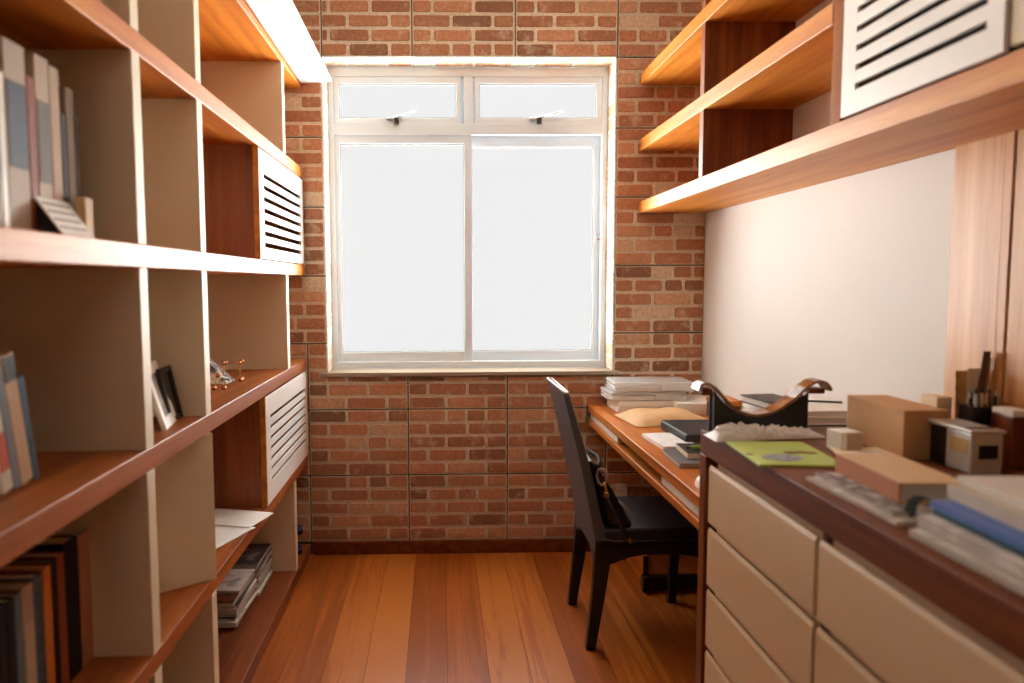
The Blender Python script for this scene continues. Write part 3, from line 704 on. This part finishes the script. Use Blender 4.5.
# dark blue-trimmed shoes at the far end
for k, (zz, lb) in enumerate([(.061, 'black trainer with blue trim on the bottom board by the brick wall'), (.150, 'second black trainer stacked on top of the first by the bricks')]):
    s_ = thing('trainer', lb, 'shoe', (-.80, 3.60 - k*.01, zz), (0, 0, math.radians(-8 if not k else 10)), 'trainers in the end bay')
    def sole(u, v):
        a = 2*PI*u; yq = -.10*0
        x_ = .125*math.cos(a); y_ = .042*math.sin(a)*(1-.15*math.cos(a+.4))
        return (x_, y_, [0, .004, .022, .026][min(3, int(v*3.01))])
    m = MB().grid(28, 4, sole, closed_u=True); m.bm.verts.ensure_lookup_table()
    m.bm.faces.new([m.bm.verts[i*4] for i in reversed(range(28))]); m.bm.faces.new([m.bm.verts[i*4+3] for i in range(28)])
    m.build('sole', dye(36, 36, 40), s_)
    def upper(u, v):
        a = 2*PI*u; w = 1-.12*v
        x_ = .120*math.cos(a)*(1-.25*v) - .03*v; y_ = .040*math.sin(a)*(1-.45*v)
        zt_ = .026 + v*(.058 if math.cos(a) < .1 else .058-.040*min(1, (math.cos(a)-.1)/.8))
        return (x_, y_, zt_)
    m = MB().grid(28, 7, upper, closed_u=True); m.bm.verts.ensure_lookup_table()
    m.bm.faces.new([m.bm.verts[i*7+6] for i in range(28)])
    m.build('upper', dye(26, 26, 28), s_)
    m = MB(); m.tube([(.121*math.cos(a), .0425*math.sin(a)*(1-.15*math.cos(a+.4)), .028+.006*math.sin(3*a)) for a in [q*PI/10 for q in range(-7, 8)]], .0045)
    m.build('trim', dye(64, 96, 176, .3), s_)

# ------------------------------------------------------------------ things on the desk
ZD = .757
G = 'paper stacks under the document cases'
for k, (x_, y_, w, d, h, lb) in enumerate([(.985, 3.60, .31, .22, .050, 'white stack of paper on the desk under the clear cases'), (1.195, 3.545, .19, .29, .052, 'white stack of paper beside the cases at the desk wall side')]):
    o = thing('paper_stack', lb, 'paper', (x_, y_, ZD), (0, 0, [.03, -.12][k]), G)
    n = 6
    for i in range(n): MB().box(-w/2+R.uniform(-.004, .004), w/2+R.uniform(-.004, .004), -d/2+R.uniform(-.003, .003), d/2, h*i/n+.0004, h*(i+1)/n-.0004).build('sheaf', paper, o)
def doccase(label, x_, y_, z_, w, d, h, rz):
    o = thing('document_case', label, 'case', (x_, y_, z_), (0, 0, rz), 'clear document cases')
    MB().box(-w/2, w/2, -d/2, d/2, 0, h*.55, .006, seg=3).build('case_body', clear_case, o)
    MB().box(-w/2-.001, w/2+.001, -d/2-.001, d/2+.001, h*.56, h, .008, seg=3).build('lid', clear_case, o)
    MB().box(.03, w/2-.03, -d/2-.006, -d/2+.001, h*.15, h*.72, .002).build('latch', clear_case, o)
    MB().box(-w/2+.012, w/2-.012, -d/2+.012, d/2-.012, .004, h*.5).build('papers', paper, o)
    MB().tube([(-w/2-.001, -d/2+.02, h*.2), (-w/2-.018, -d/2+.03, h*.35), (-w/2-.018, d/2-.1, h*.4), (-w/2-.001, d/2-.09, h*.3)], .003).build('edge_tube', clear_case, o)  # carrying handle of the case
doccase('lower clear plastic document case on the white papers', .975, 3.600, ZD+.051, .36, .215, .042, .03)
doccase('upper clear plastic document case on top of the other', 1.005, 3.600, ZD+.094, .375, .225, .046, -.03)
wb = thing('wooden_box', 'small brown wooden box at the desk corner by the white wall', 'box', (1.262, 3.31, ZD))
MB().box(-.048, .048, -.08, .08, 0, .065, .003).build('box_body', wood_right_z, wb); MB().box(-.050, .050, -.082, .082, .066, .09, .003).build('lid', wood_right, wb)
def pillow_env(u, v, w, d, h, seed=0):
    e = (1-(2*u-1)**4)*(1-(2*v-1)**4)
    return (u-.5)*w, (v-.5)*d, e*h
ke = thing('kraft_envelope', 'puffy kraft paper envelope lying across the desk', 'envelope', (.985, 3.275, ZD+.0005), (0, 0, .10))
m = MB()
m.grid(22, 18, lambda u, v: (lambda p_: (p_[0], p_[1], .004+p_[2]*(1+.35*noise.noise(Vector((u*4, v*3, 3))))+.002*noise.noise(Vector((u*14, v*11, 1)))))(pillow_env(u, v, .36, .30, .040)))
m.grid(22, 18, lambda u, v: (lambda p_: (p_[0], p_[1], .003-.003*min(1, p_[2]*60)))(pillow_env(u, v, .36, .30, .04)))
m.build('envelope_body', kraft, ke)
MB().box(-.178, -.10, -.147, .147, .0, .0015, M=Matrix.Translation((0, 0, .022)) @ Matrix.Rotation(-.20, 4, 'Y')).build('flap', kraft, ke)
lc = thing('portfolio', 'thick black zipped portfolio on the desk', 'portfolio', (1.065, 2.915, ZD), (0, 0, .02))
MB().box(-.155, .155, -.155, .155, 0, .042, .010, seg=3).build('case', dye(46, 46, 50, .42), lc)
MB().tube([(-.154, -.15, .021), (-.154, .15, .021), (.154, .15, .021), (.154, -.15, .021)], .0022, closed=True).build('zip', dye(20, 20, 22), lc)
MB().box(-.07, -.045, -.162, -.153, .008, .030, .002).build('zip_pull', silver, lc)
def notebook(label, x_, y_, z_, rz, w, d, h, cov, spiral=True, pg=paper, elastic=False):
    o = thing('notebook', label, 'notebook', (x_, y_, z_), (0, 0, rz), 'notebooks on the desk')
    MB().box(-w/2, w/2, -d/2, d/2, 0, .0015, .0006).box(-w/2, w/2, -d/2, d/2, h-.0015, h, .0006).build('cover', cov, o)
    MB().box(-w/2+.002, w/2-.002, -d/2+.004, d/2-.002, .0016, h-.0016).build('pages', pg, o)
    if spiral:
        m = MB()
        for i in range(15): m.tube([(-w/2+.012+i*(w-.024)/14, -d/2+.003+.006*math.cos(a), h/2+.0065*math.sin(a)) for a in [k*PI/4 for k in range(8)]], .0009, 5, closed=True)
        m.build('spiral_binding', chrome, o)
    if elastic: MB().box(w/2-.022, w/2-.017, -d/2-.001, d/2+.001, h, h+.001).build('elastic_band', black_plastic, o)
    return o
notebook('white spiral notebook on the desk in front of the black portfolio', .868, 2.815, ZD+.007-.006, .06, .135, .245, .012, mottled('faint_print', [srgb(240, 240, 238), srgb(226, 228, 230), srgb(244, 244, 242)], 18, .5))
notebook('large grey notebook lowest at the desk edge by the sideboard', .915, 2.525, ZD, -.04, .26, .22, .016, dye(104, 104, 106), False, page_grey)
notebook('small black notebook on top of the grey one', .925, 2.545, ZD+.0165, -.06, .19, .155, .022, dye(48, 42, 40), False, paper_cream, True)
pn = thing('pen', 'short green pen on the black notebook', 'pen', (.888, 2.535, ZD+.0455), (0, 0, .25))
MB().tube([(-.035, 0, 0), (.05, 0, 0)], .0058).build('barrel', dye(140, 178, 40, .3), pn); MB().cyl((-.042, 0, 0), .0058, .014, 'x', r2=.002).build('tip', black_plastic, pn)
ms = thing('computer_mouse', 'small white rounded mouse at the desk edge by the sideboard', 'mouse', (.79, 2.195, ZD))
MB().grid(24, 8, lambda u, v: (.029*math.cos(2*PI*u)*math.cos(v*PI/2)**.6, .05*math.sin(2*PI*u)*math.cos(v*PI/2)**.6, .030*math.sin(v*PI/2)), closed_u=True).build('shell', white_paint, ms)
MB().cyl((0, .026, .027), .006, .004, 'x').build('scroll_wheel', dye(150, 150, 150), ms)
# pile of folders at the desk's near end, showing above the sideboard
G = 'folders piled at the near end of the desk'
fz = ZD
for k, (h, cv, pg_, w, d, lb) in enumerate([(.055, dye(64, 44, 34), page, .34, .25, 'thick brown box file lowest in the pile behind the stand'), (.055, dye(70, 62, 56), page_grey, .34, .25, 'grey box file second from the bottom behind the stand'),
        (.065, dye(40, 30, 26), page, .34, .25, 'dark brown folder in the middle of the pile behind the stand'), (.022, dye(48, 40, 36), paper, .345, .24, 'thin dark folder under the white ones behind the stand'),
        (.022, paper, paper, .33, .24, 'white folder of papers behind the stand by the cardboard box'), (.018, dye(226, 222, 214), paper, .32, .23, 'top white folder of the pile behind the stand')]):
    flat_book(lb, 'folder', 'folder', (1.125, 2.245, fz), R.uniform(-.04, .02), w, d, h, cv, pg_, G, '+x'); fz += h
flat_book('small dark diary with pale pages on the folder pile behind the stand', 'diary', 'book', (1.00, 2.245, fz), .12, .11, .16, .022, dye(70, 62, 54), paper, None, '+x')
tag(MB().tube([(0, 0, .003), (.05, -.01, .003), (.11, -.035, .003)], .003).build('pencil', black_plastic, None, (1.12, 2.30, fz)), 'thin black pencil lying on the top white folder', 'pencil')

# ------------------------------------------------------------------ things on the credenza
ZC2 = CT
st = thing('curved_stand', 'black concave desktop stand with curling brown wooden top strip', 'stand', (.86, 2.03, ZC2))
sp2 = lambda n, m_, mt: m_.build(n, mt, st, -Vector(st.location))
curve = [(.737, 1.074), (.748, 1.060), (.765, 1.040), (.795, 1.017), (.825, 1.006), (.857, 1.002), (.890, 1.008), (.920, 1.021), (.955, 1.042), (.994, 1.066)]
for y in (2.0, 2.032): sp2('side_panel', MB().prism([(.737, ZC2), (.994, ZC2)] + list(reversed(curve)), y, y+.010, 'y', bev=.001), black_plastic)
sp2('cross_panel', MB().box(.740, .746, 2.0105, 2.0315, ZC2+.001, 1.058), dye(14, 13, 13, .9))
top_c = [(.694, 1.076), (.698, 1.089), (.708, 1.095), (.722, 1.093), (.738, 1.083), (.757, 1.062), (.78, 1.037), (.805, 1.018), (.83, 1.010), (.857, 1.007), (.89, 1.013), (.92, 1.027), (.955, 1.052), (.985, 1.080), (1.008, 1.096), (1.026, 1.099), (1.040, 1.094), (1.050, 1.082), (1.053, 1.073)]
sp2('top_strip', MB().strip(top_c, (1.994, 2.048), .007), wood('stand_wood', srgb(92, 54, 32), srgb(138, 88, 54), srgb(168, 118, 80), 'x', .15, spec=.6))
sp2('end_block', MB().box(.996, 1.040, 2.0, 2.045, 1.064, 1.078, .004), wood_dark)
sp2('end_block', MB().box(.704, .734, 2.0, 2.045, 1.062, 1.080, .004), wood_dark)
# crumpled bag
cb = thing('plastic_bag', 'crumpled clear plastic bag lying before the black stand', 'bag', (.86, 1.945, ZC2))
def crump(u, v):
    x_ = (u-.5)*.31; y_ = (v-.5)*.10*(1-.5*u) + .015*u
    e = (1-abs(2*u-1)**5)*(1-(2*v-1)**4)
    z_ = .003 + e*(.021 + .012*noise.noise(Vector((u*5, v*3, 0))) + .020*abs(noise.noise(Vector((u*15, v*6, 2)))) + .008*abs(noise.noise(Vector((u*40, v*14, 5)))))*(1.15-.5*u)
    return (x_, y_, max(.002, z_))
MB().grid(110, 40, crump).build('film', clear_bag, cb)
MB().ball((-.11, .0, .025), .022, sx=1.3, sy=.9, sz=.6).build('twisted_end', clear_bag, cb)
# green booklet
gb = thing('booklet', 'lime green booklet with an oval blue picture on the sideboard', 'booklet', (.815, 1.76, ZC2), (0, 0, -.08))
green = plain('lime_cover', srgb(176, 200, 96), .5, .06, 12)
MB().box(-.095, .095, -.125, .125, 0, .006, .001).build('cover', green, gb)
m = MB(); m.cyl((-.02, -.075, .0064), .045, .0008, 'z', seg=32); bmesh.ops.scale(m.bm, vec=(1, .75, 1), verts=m.bm.verts)
m.build('oval_picture', mottled('blue_picture', [srgb(116, 128, 140), srgb(150, 160, 168), srgb(84, 104, 150), srgb(172, 160, 140)], 60, .4), gb)
m = MB()
for i, (a, b_, r_) in enumerate([(.02, -.008, .018), (.045, .0, .016), (.065, -.012, .014), (-.085, -.045, .010)]): m.cyl((a, b_, .0064), r_, .0008, seg=14)
bmesh.ops.scale(m.bm, vec=(1, .6, 1), verts=m.bm.verts)
m.build('brown_print', dye(120, 66, 40), gb)
# small white carton, cream envelopes
sb_ = thing('carton', 'small white and grey carton beside the cardboard box', 'box', (.99, 1.81, ZC2), (0, 0, .1))
MB().box(-.026, .030, -.03, .03, 0, .048, .002).build('carton_body', white_paint, sb_)
MB().box(-.012, .027, -.0312, -.0298, .004, .045).build('printed_panel', dye(188, 170, 150), sb_)
sheet('cream envelope lying in front of the cardboard box', (1.0, 1.72, ZC2), -.25, .13, .19, .004, paper_cream, name='envelope', th_=.005)
sheet('small white slip on the cream envelope', (1.01, 1.735, ZC2+.0055), .2, .07, .05, .0, paper, name='paper_slip')
# cardboard box
cbx = thing('cardboard_box', 'plain tan cardboard box in front of the white wall', 'box', (1.120, 1.82, ZC2), (0, 0, .0))
MB().box(-.052, .052, -.122, .122, 0, .113, .002).build('carton_body', cardboard, cbx)
MB().box(-.0528, -.0005, -.1228, .1228, .1125, .1145, .0008).box(.0005, .0528, -.1228, .1228, .1125, .1145, .0008).build('top_flaps', cardboard, cbx)
# radio
rd = thing('clock_radio', 'small silver clock radio with black display beside the cardboard box', 'radio', (1.14, 1.615, ZC2))
rp = lambda n, m_, mt: m_.build(n, mt, rd)
rp('body', MB().box(-.014, .055, -.060, .022, 0, .088, .004), silver)
rp('rear_case', MB().box(-.012, .048, .022, .080, 0, .088, .004), black_plastic)
rp('top_plate', MB().box(-.018, .058, -.064, .084, .088, .096, .003), silver)
rp('dial_window', MB().box(-.0155, -.0135, -.050, .006, .042, .074, .001), dye(196, 166, 112, .2))
rp('display', MB().box(.002, .044, -.0615, -.059, .034, .064, .001), dye(14, 14, 14, .15))
m = MB()
for i in range(4): m.box(-.008+i*.015, .002+i*.015, -.045, -.03, .096, .0985, .001)
rp('button_row', m, dye(110, 108, 104))
# pen caddy and neighbours
ca = thing('pen_caddy', 'black pen caddy full of pens behind the silver radio', 'caddy', (1.250, 1.700, ZC2))
m = MB(); w, d, h = .037, .024, .125
m.box(-w, w, -d, d, 0, .004).box(-w, -w+.003, -d, d, .004, h).box(w-.003, w, -d, d, .004, h).box(-w+.003, w-.003, -d, -d+.003, .004, h).box(-w+.003, w-.003, d-.003, d, .004, h).box(-.0015, .0015, -d+.003, d-.003, .004, h*.9)
m.build('holder', black_plastic, ca)
pcs = [((26, 26, 28), .15), ((40, 60, 120), .152), ((180, 180, 178), .16), ((30, 30, 32), .148), ((120, 70, 40), .165), ((200, 170, 110), .16), ((24, 24, 26), .156), ((60, 60, 64), .15)]
pl_ = ['black pen', 'blue pen', 'silver pen', 'charcoal pen', 'brown pencil', 'yellow wooden pencil', 'fat black marker', 'dark grey pen']
for i, ((c, l), lb) in enumerate(zip(pcs, pl_)):
    o = thing('pen', lb + ' standing in the black caddy', 'pen', (1.222+.0076*i+(.003 if i > 3 else 0), 1.700+(.009 if i % 2 else -.009), ZC2+.005), (R.uniform(-.05, .05), R.uniform(-.035, .035), 0), 'pens in the caddy')
    MB().tube([(0, 0, 0), (0, 0, l-.012)], .0036, 8).build('barrel', dye(*c, .35), o); MB().tube([(0, 0, l-.012), (0, 0, l)], [.0034, .0018], 8).build('tip', silver if i % 3 == 0 else black_plastic, o)
for i, (dx, l, cc, lb) in enumerate([(.0, .25, (110, 84, 66), 'brown wooden ruler slanting out behind the pens'), (.016, .235, (176, 160, 140), 'pale ruler slanting out behind the pens')]):
    tag(MB().box(-.009, .009, -.0012, .0012, 0, l, .0004).build('ruler', dye(*cc), None, (1.247+dx*.5, 1.728+.004*i, ZC2), (0, .12, 0)), lb, 'ruler', 'rulers by the wall panel')
tag(MB().box(-.019, .019, -.001, .001, 0, .205, .0005).build('card', paper_cream, None, (1.270, 1.745, ZC2), (-.05, 0, 0)), 'cream card propped behind the pens', 'card')
tag(MB().box(-.014, .014, -.001, .001, 0, .20, .0005).build('postcard', mottled('brown_card', [srgb(170, 120, 70), srgb(206, 166, 110), srgb(120, 80, 50)], 30), None, (1.236, 1.744, ZC2), (-.05, 0, 0)), 'brown patterned postcard propped beside the cream card', 'card')
nb = thing('note_box', 'cream box between the cardboard box and the pen caddy', 'box', (1.193, 1.775, ZC2))
MB().box(-.018, .018, -.03, .03, 0, .110, .002).build('box_body', cream, nb); MB().box(-.0185, .0185, -.0305, .0305, .111, .138, .002).build('lid', paper_cream, nb)
db = thing('file_rack', 'dark box with a white pad on top right of the pen caddy', 'box', (1.268, 1.632, ZC2))
MB().box(-.022, .022, -.034, .034, 0, .115, .003).build('box_body', wood_dark_z, db)
tag(MB().box(-.021, .021, -.032, .032, 0, .014, .002).build('note_pad', paper, None, (1.268, 1.632, ZC2+.1155)), 'small white note pad on the dark box', 'pad')

# magazines and the tan book
G = 'magazines under the tan book'
flat_book('pale magazine lowest under the tan leather book', 'magazine', 'magazine', (.868, 1.385, ZC2), .03, .205, .30, .007, mottled('mag_pale', [srgb(214, 208, 198), srgb(176, 166, 154), srgb(232, 228, 220)], 16), page_grey, G, '+x', True)
flat_book('grey magazine directly under the tan leather book', 'magazine', 'magazine', (.880, 1.40, ZC2+.0072), -.02, .195, .28, .006, mottled('mag_grey', [srgb(190, 182, 172), srgb(96, 90, 88), srgb(210, 204, 196)], 20), page_grey, G, '+x', True)
tbk = thing('leather_book', 'thick tan covered book lying on magazines on the sideboard', 'book', (.890, 1.43, ZC2+.0135), (0, 0, -.03))
tan = plain('tan_cover', srgb(208, 170, 124), .5, .05, 18); spn = plain('tan_spine', srgb(176, 98, 34), .5, .08, 20)
MB().box(-.060, .060, -.118, .118, 0, .004, .001).box(-.060, .060, -.118, .118, .033, .038, .0015).build('cover', tan, tbk)
MB().box(-.0625, -.059, -.118, .118, .0, .038, .0012).build('spine', spn, tbk)
MB().box(-.058, .057, -.114, .114, .0042, .0328).build('pages', page_grey, tbk)
so = tag(MB().strip([(.0, .040), (-.012, .041), (-.022, .034), (-.026, .018), (-.03, .004), (-.05, .002)], (-.012, .012), .002).build('strap', dye(16, 15, 15, .9), None, (.838, 1.262, ZC2-.001)), 'black strap hanging beside the tan book', 'strap')
# pile at the right edge
G = 'books piled at the right edge of the sideboard'
zb = ZC2
for (x_, y_, rz, lx, ly, h, cv, pg_, lb) in [
    (.880, 1.030, .02, .235, .31, .012, mottled('mag_a', [srgb(214, 206, 196), srgb(176, 166, 154), srgb(228, 222, 214)], 10), page_grey, 'white magazine lowest in the pile at the right edge'),
    (.888, 1.035, -.03, .230, .30, .010, mottled('mag_b', [srgb(204, 198, 190), srgb(160, 150, 140), srgb(220, 214, 206)], 12), page_grey, 'grey white magazine second in the pile at the right edge'),
    (.895, 1.045, .01, .225, .30, .010, mottled('mag_c', [srgb(216, 208, 200), srgb(184, 176, 168), srgb(226, 220, 212)], 12), page_grey, 'pale magazine under the teal book at the right edge'),
    (.908, 1.045, -.02, .215, .29, .010, dye(28, 70, 76), page_grey, 'dark teal book under the bright blue one'),
    (.910, 1.050, -.02, .220, .295, .011, dye(76, 108, 176, .4), page_grey, 'bright blue book in the pile at the right edge'),
    (.935, 1.065, -.05, .200, .29, .022, dye(196, 184, 166), page, 'thick beige book above the blue one'),
    (.955, 1.085, -.06, .190, .28, .010, dye(206, 202, 196), page_grey, 'pale grey book topmost in the pile at the right edge')]:
    flat_book(lb, 'magazine' if 'magazine' in lb else 'book', 'magazine' if 'magazine' in lb else 'book', (x_, y_, zb), rz, lx, ly, h, cv, pg_, G, '-x' if 'book' in lb else '+x', 'magazine' in lb); zb += h+.0002

# ------------------------------------------------------------------ light
w = bpy.data.worlds.new('overcast_sky'); sc.world = w; w.use_nodes = True
w.node_tree.nodes['Background'].inputs['Color'].default_value = (1.0, 1.0, 1.0, 1); w.node_tree.nodes['Background'].inputs['Strength'].default_value = 0.84
def sun(name, energy, rot, ang, col):
    l = bpy.data.lights.new(name, 'SUN'); l.energy = energy; l.angle = ang; l.color = col
    o = bpy.data.objects.new(name, l); C.objects.link(o); o.rotation_euler = rot; o.location = (.15, 6, 4); return o
sun('ground_bounce', 40.0, (math.radians(-134), 0, 0), math.radians(110), (1.0, .97, .92))
sun('daylight', 15.0, (math.radians(-82), 0, 0), math.radians(150), (1.0, .97, .93))
l = bpy.data.lights.new('ceiling_fill', 'AREA'); l.shape = 'RECTANGLE'; l.size = 1.2; l.size_y = 1.6; l.energy = 4; l.color = (1.0, .86, .70)  # unseen warm fill light added behind the camera
o = bpy.data.objects.new('ceiling_fill', l); C.objects.link(o); o.location = (.15, -.3, ZC-.03)

# ------------------------------------------------------------------ camera
F, PX, PY, H = 755., 457., 343., 1.37
vy = Vector((440-PX, PY-282, F)).normalized()
vz = -Vector((497-PX, PY-9500, F)).normalized(); vz = (vz - vy*vz.dot(vy)).normalized()
vx = vz.cross(vy)
if vx.x < 0: vx = -vx
right, up, fwd = Vector((vx.x, vy.x, vz.x)), Vector((vx.y, vy.y, vz.y)), Vector((vx.z, vy.z, vz.z))
cd = bpy.data.cameras.new('camera'); cam = bpy.data.objects.new('camera', cd); C.objects.link(cam)
Mw = Matrix((right, up, -fwd)).transposed().to_4x4(); Mw.translation = (0, 0, H); cam.matrix_world = Mw
cd.sensor_width = 36; cd.lens = 36*F/1024; cd.shift_x = (512-PX)/1024; cd.shift_y = (PY-341.5)/1024; cd.clip_start = .05
cd.dof.use_dof = True; cd.dof.focus_distance = 3.3; cd.dof.aperture_fstop = 1.9
sc.camera = cam
sc.view_settings.view_transform = 'Standard'; sc.view_settings.look = 'None'; sc.view_settings.gamma = 1; sc.view_settings.use_curve_mapping = False
sc.view_settings.exposure = 0.12
sc.cycles.use_denoising = True; sc.cycles.max_bounces = 10; sc.cycles.diffuse_bounces = 6; sc.cycles.transparent_max_bounces = 16
sc.cycles.sample_clamp_indirect = 8; sc.cycles.caustics_reflective = False; sc.cycles.caustics_refractive = False
